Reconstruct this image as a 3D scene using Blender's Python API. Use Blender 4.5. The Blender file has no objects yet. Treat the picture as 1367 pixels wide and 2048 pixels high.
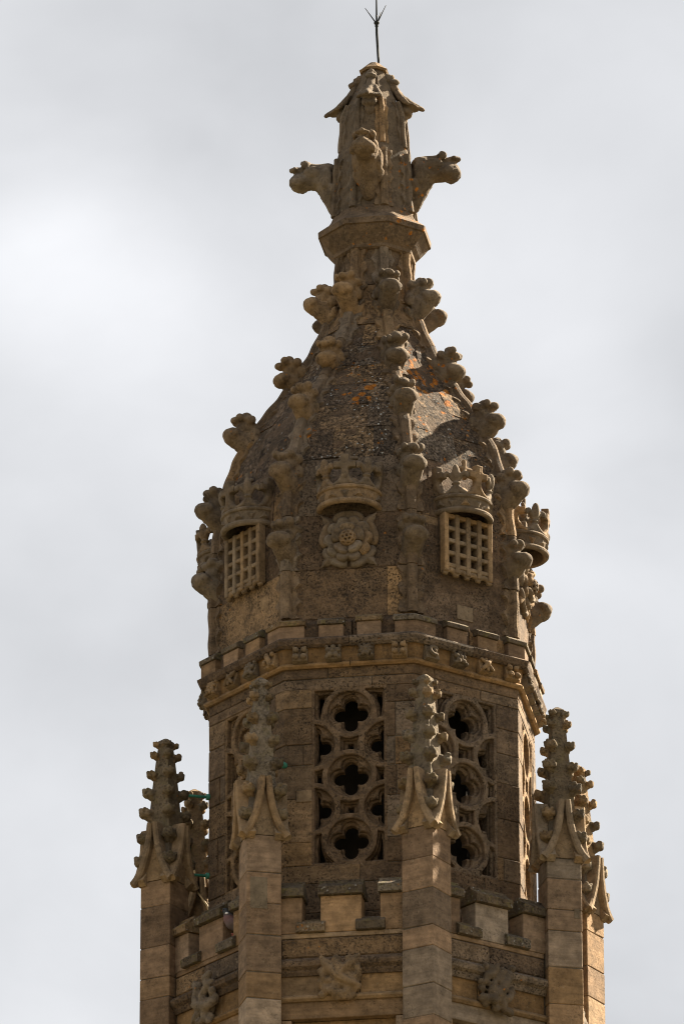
import bpy, bmesh, math, random
from mathutils import Matrix, Vector, noise as mnoise
rad = math.radians
random.seed(7)
scene = bpy.context.scene
C = scene.collection

# ------------------------------------------------------------------ camera
ELEV, YAW, ROLL, DIST = rad(22.06), rad(-0.265), rad(-0.162), 80.0
GROUND = -31.7
cam_data = bpy.data.cameras.new('camera')
cam = bpy.data.objects.new('camera', cam_data)
C.objects.link(cam)
fwd = Vector((math.sin(YAW) * math.cos(ELEV), math.cos(YAW) * math.cos(ELEV), math.sin(ELEV)))
rt = Vector((math.cos(YAW), -math.sin(YAW), 0))
up = rt.cross(fwd)
r2 = rt * math.cos(ROLL) + up * math.sin(ROLL)
u2 = up * math.cos(ROLL) - rt * math.sin(ROLL)
cam.matrix_world = Matrix(((r2.x, u2.x, -fwd.x, 0), (r2.y, u2.y, -fwd.y, -DIST * math.cos(ELEV)),
                           (r2.z, u2.z, -fwd.z, -DIST * math.sin(ELEV)), (0, 0, 0, 1)))
cam_data.sensor_fit = 'VERTICAL'
cam_data.sensor_height = 24
cam_data.lens = 24 * 175 * DIST / 2048
cam_data.clip_end = 3000
scene.camera = cam

# ------------------------------------------------------------------ light
SUN_AZ, SUN_EL = 128.5, 38.0          # azimuth from the camera side, turning to the right
sdir = Vector((math.sin(rad(SUN_AZ)) * math.cos(rad(SUN_EL)), -math.cos(rad(SUN_AZ)) * math.cos(rad(SUN_EL)), math.sin(rad(SUN_EL))))
sun_data = bpy.data.lights.new('sun', 'SUN')
sun_data.energy = 5.0
sun_data.angle = rad(1.4)
sun_data.color = (1.0, 0.86, 0.66)
sun = bpy.data.objects.new('sun', sun_data)
C.objects.link(sun)
sun.rotation_euler = sdir.to_track_quat('Z', 'Y').to_euler()
sun.location = (20, 20, 40)

world = bpy.data.worlds.new('World')
scene.world = world
world.use_nodes = True
wt = world.node_tree
wt.nodes.clear()
def wn(t, **k):
    n = wt.nodes.new(t)
    for a, b in k.items():
        setattr(n, a, b)
    return n
sky = wn('ShaderNodeTexSky', sky_type='NISHITA', sun_disc=False)
sky.sun_elevation = rad(SUN_EL)
sky.sun_rotation = math.atan2(sdir.x, sdir.y)
bg = wn('ShaderNodeBackground')
wout = wn('ShaderNodeOutputWorld')
tc = wn('ShaderNodeTexCoord')
def dirn(px, py):           # view direction of a place in the sky
    f = 175 * DIST
    return (fwd + r2 * ((px - 683.5) / f) + u2 * ((1024 - py) / f)).normalized()
# cloud cover: broad soft variation by direction
mp = wn('ShaderNodeMapping')
mp.inputs['Scale'].default_value = (1, 1, 1.5)
wt.links.new(tc.outputs['Generated'], mp.inputs['Vector'])
n1 = wn('ShaderNodeTexNoise')
n1.inputs['Scale'].default_value = 13.0
n1.inputs['Detail'].default_value = 5
n1.inputs['Roughness'].default_value = 0.5
n1.inputs['Distortion'].default_value = 0.25
wt.links.new(mp.outputs[0], n1.inputs['Vector'])
mr = wn('ShaderNodeMapRange')
mr.inputs['From Min'].default_value = 0.3
mr.inputs['From Max'].default_value = 0.7
mr.inputs['To Min'].default_value = 0.61
mr.inputs['To Max'].default_value = 0.835
wt.links.new(n1.outputs['Fac'], mr.inputs['Value'])
val = mr.outputs[0]
# soft thinner and thicker spots of the cloud sheet
for (px, py, wpx, amp) in [(140, 520, 260, 0.16), (430, 640, 220, 0.05), (1010, 560, 330, 0.12), (1180, 820, 180, 0.06),
                           (300, 40, 480, -0.09), (1250, 1010, 130, -0.05), (150, 1350, 420, -0.02), (1330, 1800, 300, -0.03)]:
    d = dirn(px, py)
    vm = wn('ShaderNodeVectorMath', operation='DISTANCE')
    nv = wn('ShaderNodeVectorMath', operation='NORMALIZE')
    wt.links.new(tc.outputs['Generated'], nv.inputs[0])
    wt.links.new(nv.outputs[0], vm.inputs[0])
    vm.inputs[1].default_value = d
    m = wn('ShaderNodeMapRange', interpolation_type='SMOOTHERSTEP')
    m.inputs['From Min'].default_value = 0
    m.inputs['From Max'].default_value = 1.5 * wpx / (175 * DIST)
    m.inputs['To Min'].default_value = amp
    m.inputs['To Max'].default_value = 0
    wt.links.new(vm.outputs['Value'], m.inputs['Value'])
    a = wn('ShaderNodeMath', operation='ADD')
    wt.links.new(val, a.inputs[0])
    wt.links.new(m.outputs[0], a.inputs[1])
    val = a.outputs[0]
sc = wn('ShaderNodeVectorMath', operation='SCALE')
sc.inputs[0].default_value = (1.86, 1.87, 1.90)      # cloud grey, divided by the background strength
wt.links.new(val, sc.inputs['Scale'])
mix = wn('ShaderNodeMix', data_type='RGBA')
mix.inputs['Factor'].default_value = 0.98
wt.links.new(sky.outputs[0], mix.inputs['A'])
wt.links.new(sc.outputs[0], mix.inputs['B'])
wt.links.new(mix.outputs['Result'], bg.inputs['Color'])
bg.inputs['Strength'].default_value = 0.1
wt.links.new(bg.outputs[0], wout.inputs['Surface'])

scene.view_settings.view_transform = 'Standard'
scene.view_settings.look = 'None'
scene.view_settings.exposure = 2.4
scene.view_settings.gamma = 1.0
scene.view_settings.use_curve_mapping = False
scene.render.engine = 'CYCLES'
scene.cycles.max_bounces = 6
scene.cycles.pixel_filter_type = 'BLACKMAN_HARRIS'
scene.cycles.filter_width = 1.05
scene.render.resolution_x = 683
scene.render.resolution_y = 1024

# ------------------------------------------------------------------ materials
def stone_mat(name, ca, cb, var=0.28, crust=0.0, crust_scale=3.0, lichen=0.0, white=0.0, pits=0.5, band=0.25,
              bump=0.5, moss=0.0, rough_scale=1.0, lich_regions=None, grey=0.3):
    m = bpy.data.materials.new(name)
    m.use_nodes = True
    nt = m.node_tree
    L = nt.links.new
    bs = nt.nodes['Principled BSDF']
    bs.inputs['Roughness'].default_value = 0.93
    bs.inputs['Specular IOR Level'].default_value = 0.18
    geo = nt.nodes.new('ShaderNodeNewGeometry')
    inf = nt.nodes.new('ShaderNodeObjectInfo')
    pos = geo.outputs['Position']
    def mapped(s):
        n = nt.nodes.new('ShaderNodeMapping')
        n.inputs['Scale'].default_value = s
        L(pos, n.inputs['Vector'])
        return n.outputs[0]
    def noi(scale, detail=4, rough=0.55, vec=None, dist=0.0):
        n = nt.nodes.new('ShaderNodeTexNoise')
        n.inputs['Scale'].default_value = scale
        n.inputs['Detail'].default_value = detail
        n.inputs['Roughness'].default_value = rough
        n.inputs['Distortion'].default_value = dist
        L(vec or pos, n.inputs['Vector'])
        return n.outputs['Fac']
    def rng(x, a, b, c, d, smooth=False):
        n = nt.nodes.new('ShaderNodeMapRange')
        if smooth:
            n.interpolation_type = 'SMOOTHSTEP'
        for i, v in enumerate((a, b, c, d)):
            n.inputs[1 + i].default_value = v
        L(x, n.inputs[0])
        return n.outputs[0]
    def mth(op, a, b):
        n = nt.nodes.new('ShaderNodeMath')
        n.operation = op
        for i, v in enumerate((a, b)):
            if isinstance(v, (int, float)):
                n.inputs[i].default_value = v
            else:
                L(v, n.inputs[i])
        return n.outputs[0]
    def mixc(fac, a, b, blend='MIX'):
        n = nt.nodes.new('ShaderNodeMix')
        n.data_type = 'RGBA'
        n.blend_type = blend
        for key, v in (('Factor', fac), ('A', a), ('B', b)):
            sock = [s for s in n.inputs if s.name == key and (s.type == ('VALUE' if key == 'Factor' else 'RGBA'))][0]
            if isinstance(v, (int, float)):
                sock.default_value = v
            elif isinstance(v, tuple):
                sock.default_value = (*v, 1)
            else:
                L(v, sock)
        return [s for s in n.outputs if s.type == 'RGBA'][0]
    def mul(c, f):
        n = nt.nodes.new('ShaderNodeVectorMath')
        n.operation = 'SCALE'
        L(c, n.inputs[0])
        L(f, n.inputs['Scale'])
        return n.outputs[0]
    rnd = inf.outputs['Random']
    big = noi(1.3, 5, 0.6)
    f = mth('ADD', rng(big, 0.3, 0.7, 0, 0.75), mth('MULTIPLY', rnd, 0.35))
    col = mixc(f, ca, cb)
    # greyer and paler individual stones
    h2 = mth('FRACT', mth('MULTIPLY', rnd, 17.31), 0)
    col = mixc(mth('MULTIPLY', rng(h2, 0.55, 1.0, 0, grey), 1.0), col, (0.235, 0.205, 0.165))
    h3 = mth('FRACT', mth('MULTIPLY', rnd, 53.7), 0)
    col = mixc(mth('MULTIPLY', rng(h3, 0.6, 1.0, 0, 0.6), 1.0), col, (0.30, 0.185, 0.085))
    col = mul(col, rng(rnd, 0, 1, 1 - var, 1 + var))
    mott = noi(7.5, 6, 0.65)
    col = mul(col, rng(mott, 0.28, 0.72, 0.55, 1.40))
    if band:
        st = noi(1.0, 5, 0.6, mapped((2.2, 2.2, 21)), 0.4)
        col = mul(col, rng(st, 0.3, 0.7, 1 - band, 1 + band))
    fine = noi(42 * rough_scale, 5, 0.7)
    pit = rng(fine, 0.36, 0.47, 1.0, 0.0, True)
    pmask = rng(noi(2.6, 3), 0.4, 0.62, 0.25, 1.0, True)
    pit = mth('MULTIPLY', pit, mth('MULTIPLY', pmask, pits))
    col = mixc(pit, col, (0.028, 0.020, 0.013))
    pale = rng(noi(19, 5, 0.7), 0.60, 0.72, 0, 0.45, True)
    col = mixc(pale, col, (0.30, 0.235, 0.155))
    if crust:
        c1 = noi(crust_scale, 7, 0.68, None, 0.3)
        c2 = noi(26, 5, 0.75)
        cs = mth('ADD', c1, mth('MULTIPLY', mth('SUBTRACT', c2, 0.5), 1.1))
        cm = rng(cs, 0.53 - 0.20 * crust, 0.74 - 0.10 * crust, 0, 0.5 + 0.35 * crust, True)
        col = mixc(cm, col, (0.040, 0.031, 0.024))
    if crust > 0.8:
        sp = noi(30, 6, 0.8, None, 0.4)
        col = mul(col, rng(sp, 0.36, 0.64, 0.25, 1.75))
        sp2 = noi(48, 4, 0.7)
        col = mixc(rng(sp2, 0.60, 0.70, 0, 0.6, True), col, (0.25, 0.185, 0.12))
    if white:
        v = nt.nodes.new('ShaderNodeTexVoronoi')
        v.inputs['Scale'].default_value = 17
        L(pos, v.inputs['Vector'])
        w = mth('ADD', v.outputs['Distance'], mth('MULTIPLY', mth('SUBTRACT', noi(60, 3), 0.5), 0.55))
        wm = mth('MULTIPLY', rng(w, 0.13, 0.22, 1, 0, True), rng(noi(2.4, 3), 0.42, 0.60, 0, white, True))
        col = mixc(wm, col, (0.44, 0.44, 0.42))
    if moss:
        mm = mth('MULTIPLY', rng(noi(9, 5, 0.7), 0.5, 0.66, 0, moss, True), 1.0)
        col = mixc(mm, col, (0.16, 0.135, 0.045))
    if lichen:
        v = nt.nodes.new('ShaderNodeTexVoronoi')
        v.inputs['Scale'].default_value = 10.5
        v.inputs['Randomness'].default_value = 1.0
        L(pos, v.inputs['Vector'])
        w = mth('ADD', v.outputs['Distance'], mth('MULTIPLY', mth('SUBTRACT', noi(24, 5, 0.75), 0.5), 0.95))
        reg = rng(noi(1.5, 3), 0.46, 0.64, 0.0, lichen * 0.55, True)
        for (cx, cy, cz, rr_) in (lich_regions or []):
            n = nt.nodes.new('ShaderNodeVectorMath')
            n.operation = 'DISTANCE'
            L(pos, n.inputs[0])
            n.inputs[1].default_value = (cx, cy, cz)
            reg = mth('MAXIMUM', reg, rng(mth('ADD', n.outputs['Value'], mth('MULTIPLY', noi(5, 4), 0.5)), rr_ * 0.4 + .25, rr_ + .25, lichen * 1.15, 0, True))
        th = mth('MULTIPLY', reg, 0.42)
        lm = mth('MULTIPLY', rng(mth('SUBTRACT', w, th), -0.1, 0.05, 1, 0, True), rng(reg, 0.05, 0.3, 0, 1))
        lc = mixc(rng(noi(33, 3), 0.35, 0.65, 0, 1), (0.24, 0.070, 0.010), (0.38, 0.155, 0.024))
        col = mixc(lm, col, lc)
    L(col, bs.inputs['Base Color'])
    hsum = mth('ADD', mth('MULTIPLY', fine, 0.6), mth('MULTIPLY', noi(11, 6, 0.65), 1.1))
    hsum = mth('SUBTRACT', hsum, mth('MULTIPLY', pit, 0.8))
    b = nt.nodes.new('ShaderNodeBump')
    b.inputs['Strength'].default_value = bump
    b.inputs['Distance'].default_value = 0.03
    L(hsum, b.inputs['Height'])
    L(b.outputs[0], bs.inputs['Normal'])
    return m

def plain_mat(name, ca, cb, scale=8, rough=0.8, metallic=0.0, bump=0.1):
    m = bpy.data.materials.new(name)
    m.use_nodes = True
    nt = m.node_tree
    bs = nt.nodes['Principled BSDF']
    bs.inputs['Roughness'].default_value = rough
    bs.inputs['Metallic'].default_value = metallic
    n = nt.nodes.new('ShaderNodeTexNoise')
    n.inputs['Scale'].default_value = scale
    n.inputs['Detail'].default_value = 6
    g = nt.nodes.new('ShaderNodeNewGeometry')
    nt.links.new(g.outputs['Position'], n.inputs['Vector'])
    r = nt.nodes.new('ShaderNodeValToRGB')
    r.color_ramp.elements[0].position = 0.35
    r.color_ramp.elements[1].position = 0.65
    r.color_ramp.elements[0].color = (*ca, 1)
    r.color_ramp.elements[1].color = (*cb, 1)
    nt.links.new(n.outputs['Fac'], r.inputs['Fac'])
    nt.links.new(r.outputs['Color'], bs.inputs['Base Color'])
    b = nt.nodes.new('ShaderNodeBump')
    b.inputs['Strength'].default_value = bump
    b.inputs['Distance'].default_value = 0.02
    nt.links.new(n.outputs['Fac'], b.inputs['Height'])
    nt.links.new(b.outputs[0], bs.inputs['Normal'])
    return m

A_DEG = 13.855
LICH = [(0.66, -0.80, 1.40, 0.62), (0.95, -1.0, .95, .3), (-0.35, -1.15, 1.2, 0.12), (-0.75, -1.3, 0.35, .25), (0.55, -0.5, 3.5, 0.45), (0.5, -0.3, 4.1, 0.5), (-0.1, -1.2, 0.95, 0.3), (-0.25, -0.5, 3.9, 0.15)]
M = {
    'shaft': stone_mat('shaft_stone', (0.171, 0.111, 0.068), (0.204, 0.136, 0.084), crust=0.0, pits=0.45, band=0.2, bump=0.4, lichen=0.2, var=0.3, grey=0.6),
    'lantern': stone_mat('lantern_stone', (0.124, 0.081, 0.049), (0.148, 0.100, 0.060), crust=0.12, pits=0.95, band=0.2, bump=0.75, var=0.2, lichen=0.2),
    'dome': stone_mat('dome_stone', (0.119, 0.080, 0.052), (0.101, 0.073, 0.050), crust=0.85, crust_scale=4.0, lichen=1.0, white=0.9, pits=1.0, band=0.15, bump=1.0, lich_regions=LICH, var=0.22, rough_scale=0.8),
    'drum': stone_mat('drum_stone', (0.132, 0.086, 0.053), (0.112, 0.078, 0.051), crust=0.4, crust_scale=3.2, lichen=0.45, pits=1.0, band=0.12, bump=0.8, var=0.18),
    'rib': stone_mat('rib_stone', (0.139, 0.097, 0.060), (0.114, 0.079, 0.050), crust=0.2, lichen=0.6, pits=0.6, band=0.0, bump=0.6, var=0.16, lich_regions=LICH),
    'carved': stone_mat('carved_stone', (0.136, 0.100, 0.064), (0.112, 0.084, 0.058), crust=0.15, lichen=0.5, pits=0.5, band=0.0, bump=0.5, var=0.16, lich_regions=LICH),
    'emblem': stone_mat('emblem_stone', (0.150, 0.109, 0.070), (0.127, 0.098, 0.070), crust=0.12, pits=0.35, band=0.0, bump=0.35, var=0.1),
    'pale': stone_mat('pale_stone', (0.203, 0.141, 0.083), (0.178, 0.128, 0.079), crust=0.08, pits=0.4, band=0.05, bump=0.35, var=0.1),
    'warm': stone_mat('frieze_stone', (0.159, 0.096, 0.044), (0.182, 0.111, 0.051), crust=0.05, pits=0.4, band=0.2, bump=0.3, var=0.15),
    'coping': stone_mat('coping_stone', (0.115, 0.085, 0.055), (0.092, 0.071, 0.049), crust=0.2, crust_scale=5, lichen=0.5, white=0.4, moss=0.5, pits=0.8, band=0.0, bump=0.9, var=0.15),
    'spire': stone_mat('pinnacle_spire_stone', (0.148, 0.111, 0.069), (0.121, 0.092, 0.060), crust=0.2, lichen=0.4, pits=0.6, band=0.0, bump=0.7, moss=0.25),
    'mortar': stone_mat('mortar', (0.139, 0.113, 0.084), (0.097, 0.079, 0.057), crust=0.2, pits=0.4, band=0.0, bump=0.5, grey=0.0),
}
M['inner_shade'] = plain_mat('shade_dark_stone', (0.020, 0.016, 0.012), (0.035, 0.028, 0.02), 6, 0.95)  # near-black colour paints in the shade behind the lantern openings
M['fleuron'] = stone_mat('flower_stone', (0.135, 0.098, 0.060), (0.105, 0.080, 0.054), crust=0.25, pits=0.6, band=0.0, bump=0.4, var=0.2)
M['copper'] = plain_mat('green_copper', (0.02, 0.13, 0.09), (0.03, 0.19, 0.13), 30, 0.7)
M['iron'] = plain_mat('dark_iron', (0.004, 0.006, 0.006), (0.009, 0.012, 0.011), 30, 0.95)
M['wire'] = plain_mat('pale_wire', (0.45, 0.33, 0.16), (0.55, 0.42, 0.24), 30, 0.7)
M['straw'] = plain_mat('straw', (0.42, 0.32, 0.17), (0.30, 0.22, 0.11), 30, 0.8)
M['ground'] = plain_mat('dry_lawn', (0.075, 0.070, 0.040), (0.105, 0.088, 0.052), 3, 0.95, 0, 0.4)

# ------------------------------------------------------------------ object helpers
WORLD = {}
def obj(name, data, parent=None, mw=None, mat=None, kind=None):
    o = bpy.data.objects.new(name, data)
    C.objects.link(o)
    mw = mw.copy() if mw else Matrix()
    if parent:
        o.parent = parent
        o.matrix_parent_inverse = WORLD[parent].inverted()
    o.matrix_basis = mw
    WORLD[o] = mw
    if mat and data and not len(data.materials):
        data.materials.append(M[mat])
    if kind:
        o['kind'] = kind
    return o

def tag(o, label, cat, group=None):
    o['label'] = label
    o['category'] = cat
    if group:
        o['group'] = group

def finish(bm, name, mat, smooth=False):
    bmesh.ops.recalc_face_normals(bm, faces=bm.faces[:])
    me = bpy.data.meshes.new(name)
    bm.to_mesh(me)
    bm.free()
    if smooth:
        for p in me.polygons:
            p.use_smooth = True
    me.materials.append(M[mat])
    return me

T22 = math.tan(rad(22.5))
C22 = math.cos(rad(22.5))
def dth(t):
    return Vector((math.sin(t), -math.cos(t), 0))
def tth(t):
    return Vector((math.cos(t), math.sin(t), 0))
def vang(k):
    return rad(A_DEG + 45 * k)
def fang(f):
    return rad(A_DEG + 45 * f - 22.5)
def station(s, ap):
    """int k = the corner k; (f, l) = l metres along face f; ('u', f, q) = fraction q of face f's half width"""
    if isinstance(s, int):
        return dth(vang(s)) * (ap / C22)
    if s[0] == 'u':
        return dth(fang(s[1])) * ap + tth(fang(s[1])) * (s[2] * ap * T22)
    return dth(fang(s[0])) * ap + tth(fang(s[0])) * s[1]

def frame(t, r, z, off=(0, 0, 0)):
    """local x along the wall, y into the wall, z up"""
    x, n = tth(t), dth(t)
    p = n * r + Vector((off[0], off[1], z))
    return Matrix(((x.x, -n.x, 0, p.x), (x.y, -n.y, 0, p.y), (0, 0, 1, p.z), (0, 0, 0, 1)))

def add_sweep(bm, stations, sect, closed=False, off=(0, 0, 0), jit=0.0):
    o = Vector(off)
    rings = []
    for s in stations:
        ring = []
        for ap, z in sect:
            p = station(s, ap) + Vector((0, 0, z)) + o
            if jit:
                p += Vector((random.uniform(-jit, jit), random.uniform(-jit, jit), random.uniform(-jit, jit)))
            ring.append(bm.verts.new(p))
        rings.append(ring)
    n = len(sect)
    pairs = list(zip(rings, rings[1:]))
    if closed:
        pairs.append((rings[-1], rings[0]))
    fs = []
    for a, b in pairs:
        for i in range(n):
            j = (i + 1) % n
            fs.append(bm.faces.new((a[i], a[j], b[j], b[i])))
    if not closed:
        fs.append(bm.faces.new(rings[0]))
        fs.append(bm.faces.new(rings[-1][::-1]))
    return fs

def sweep(name, stations, sect, mat, parent, bev=0.006, jit=0.002, closed=False, off=(0, 0, 0), tilt=None):
    bm = bmesh.new()
    add_sweep(bm, stations, sect, closed, off, jit)
    if tilt:
        for v in bm.verts:
            v.co.x += tilt(v.co.z)
    bmesh.ops.recalc_face_normals(bm, faces=bm.faces[:])
    if bev:
        es = [e for e in bm.edges if len(e.link_faces) == 2 and e.calc_face_angle(0) > 0.5]
        bmesh.ops.bevel(bm, geom=es, offset=bev, segments=1, affect='EDGES', clamp_overlap=True)
    return obj(name, finish(bm, name, mat), parent)

def rect(ap0, ap1, z0, z1):
    return [(ap1, z0), (ap1, z1), (ap0, z1), (ap0, z0)]

ALLV = list(range(8))
def box_bm(bm, sx, sy, sz, loc=(0, 0, 0), bev=0.0):
    r = bmesh.ops.create_cube(bm, size=1.0, matrix=Matrix.Translation(loc) @ Matrix.Diagonal((sx, sy, sz, 1)))
    return r['verts']

def box_mesh(name, sx, sy, sz, mat, bev=0.006):
    bm = bmesh.new()
    box_bm(bm, sx, sy, sz)
    if bev:
        bmesh.ops.bevel(bm, geom=bm.edges[:], offset=bev, segments=1, affect='EDGES')
    return finish(bm, name, mat)

def chain(pts, step=0.4):
    """pts of (x,y,z,r): a run of overlapping balls"""
    out = []
    for a, b in zip(pts, pts[1:]):
        L = math.dist(a[:3], b[:3])
        n = max(1, int(L / (step * max(0.012, min(a[3], b[3])))))
        for i in range(n):
            q = i / n
            out.append(tuple(a[j] + (b[j] - a[j]) * q for j in range(4)))
    out.append(tuple(pts[-1]))
    return [((p[0], p[1], p[2]), (p[3], p[3], p[3]), (0, 0, 0)) for p in out]
def ell(x, y, z, rx, ry, rz, e=(0, 0, 0)):
    return [((x, y, z), (rx, ry, rz), e)]

def sculpt(name, prims, mat, voxel=0.014, smooth=2, dec=0.5, lump=0.0, boxes=()):
    """carved ornament: bodies fused by a voxel remesh into one weathered skin"""
    from mathutils import Euler
    bm = bmesh.new()
    for c, r, e in prims:
        mt = Matrix.Translation(c) @ Euler(e).to_matrix().to_4x4() @ Matrix.Diagonal((*r, 1))
        bmesh.ops.create_icosphere(bm, subdivisions=2, radius=1.0, matrix=mt)
    for (sx, sy, sz, loc) in boxes:
        box_bm(bm, sx, sy, sz, loc)
    me = bpy.data.meshes.new('tmp')
    bm.to_mesh(me)
    bm.free()
    t = bpy.data.objects.new('tmp', me)
    C.objects.link(t)
    md = t.modifiers.new('r', 'REMESH')
    md.mode = 'VOXEL'
    md.voxel_size = voxel
    if smooth:
        ms = t.modifiers.new('s', 'SMOOTH')
        ms.iterations = smooth
        ms.factor = 0.5
    if dec < 1:
        mdm = t.modifiers.new('d', 'DECIMATE')
        mdm.ratio = dec
    dg = bpy.context.evaluated_depsgraph_get()
    out = bpy.data.meshes.new_from_object(t.evaluated_get(dg))
    out.name = name
    bpy.data.objects.remove(t)
    bpy.data.meshes.remove(me)
    if lump:
        nrm = [v.normal.copy() for v in out.vertices]
        for v, n in zip(out.vertices, nrm):
            p = v.co.copy()
            # leaf creases cut by the chisel, then weathering
            cr = max(0.0, 1 - abs(mnoise.noise(Vector((p.x * 8.5, p.y * 8.5, p.z * 4.5)))) * 7)
            v.co += Vector(mnoise.noise_vector(p * 9.0)) * lump - n * (cr * lump * 1.3) + n * (mnoise.noise(p * 34) * lump * .35)
    for p in out.polygons:
        p.use_smooth = True
    out.materials.clear()
    out.materials.append(M[mat])
    return out

def cut_plate(bm, splines, yf, depth, bev):
    """flat plate in the xz plane, front at y=yf, with star-shaped holes cut through and chamfered; splines[0] = outline"""
    from mathutils.geometry import delaunay_2d_cdt
    def grow(pts, c, d):
        out = []
        for x, y in pts:
            l = max(1e-4, math.hypot(x - c[0], y - c[1]))
            out.append((c[0] + (x - c[0]) * (1 + d / l), c[1] + (y - c[1]) * (1 + d / l)))
        return out
    holes = []
    for pts in splines[1:]:
        c = (sum(p[0] for p in pts) / len(pts), sum(p[1] for p in pts) / len(pts))
        holes.append((pts, grow(pts, c, bev)))
    def inside(p, poly):
        r = False
        for (x0, y0), (x1, y1) in zip(poly, poly[1:] + poly[:1]):
            if (y0 > p[1]) != (y1 > p[1]) and p[0] < (x1 - x0) * (p[1] - y0) / (y1 - y0) + x0:
                r = not r
        return r
    for which, y in ((1, yf), (0, yf + depth)):
        loops = [splines[0]] + [h[which] for h in holes]
        vs, es = [], []
        for lp in loops:
            b = len(vs)
            vs += [Vector(p) for p in lp]
            es += [(b + i, b + (i + 1) % len(lp)) for i in range(len(lp))]
        ov, oe, of, *_ = delaunay_2d_cdt(vs, es, [], 0, 1e-5)
        bv = [bm.verts.new((v.x, y, v.y)) for v in ov]
        for f in of:
            c = (sum(ov[i].x for i in f) / 3, sum(ov[i].y for i in f) / 3)
            if inside(c, splines[0]) and not any(inside(c, lp) for lp in loops[1:]):
                bm.faces.new([bv[i] for i in f])
    def wall(a, ya, b, yb):
        va = [bm.verts.new((x, ya, y)) for x, y in a]
        vb = [bm.verts.new((x, yb, y)) for x, y in b]
        for i in range(len(a)):
            q = (i + 1) % len(a)
            bm.faces.new((va[i], va[q], vb[q], vb[i]))
    for h, hg in holes:
        wall(hg, yf, h, yf + bev)
        wall(h, yf + bev, h, yf + depth)
    wall(splines[0], yf, splines[0], yf + depth)

def tube_bm(bm, pts, r, seg=8):
    prev = None
    for i, p in enumerate(pts):
        p = Vector(p)
        a = Vector(pts[max(0, i - 1)])
        b = Vector(pts[min(len(pts) - 1, i + 1)])
        d = (b - a).normalized()
        q = d.to_track_quat('Z', 'Y')
        rr = r[i] if isinstance(r, (list, tuple)) else r
        ring = [bm.verts.new(p + q @ Vector((rr * math.cos(2 * math.pi * j / seg), rr * math.sin(2 * math.pi * j / seg), 0))) for j in range(seg)]
        if prev:
            for j in range(seg):
                bm.faces.new((prev[j], prev[(j + 1) % seg], ring[(j + 1) % seg], ring[j]))
        else:
            bm.faces.new(ring[::-1])
        prev = ring
    bm.faces.new(prev)

def tube(name, pts, r, mat, parent=None, seg=8, smooth=True):
    bm = bmesh.new()
    tube_bm(bm, pts, r, seg)
    return obj(name, finish(bm, name, mat, smooth), parent)

# ------------------------------------------------------------------ ground
bm = bmesh.new()
bmesh.ops.create_grid(bm, x_segments=8, y_segments=8, size=1500)
g = obj('ground', finish(bm, 'ground', 'ground'), None, Matrix.Translation((0, 0, GROUND)), kind='structure')
g['label'] = 'dry lawn around the foot of the tower'

# ------------------------------------------------------------------ the turret
turret = obj('turret', None, None, Matrix.Translation((0, 0, GROUND)))
turret.empty_display_size = 1
tag(turret, 'weathered brown stone octagonal turret with crocketed dome, crowns and traceried lantern', 'tower')

# ---- lower body down to the ground (below the picture)
bm = bmesh.new()
add_sweep(bm, ALLV, [(2.10, GROUND), (2.10, -7.55), (1.6, -7.55), (1.6, GROUND)], closed=True)
body = obj('tower_wall', finish(bm, 'tower_wall', 'lantern'), turret)

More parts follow.
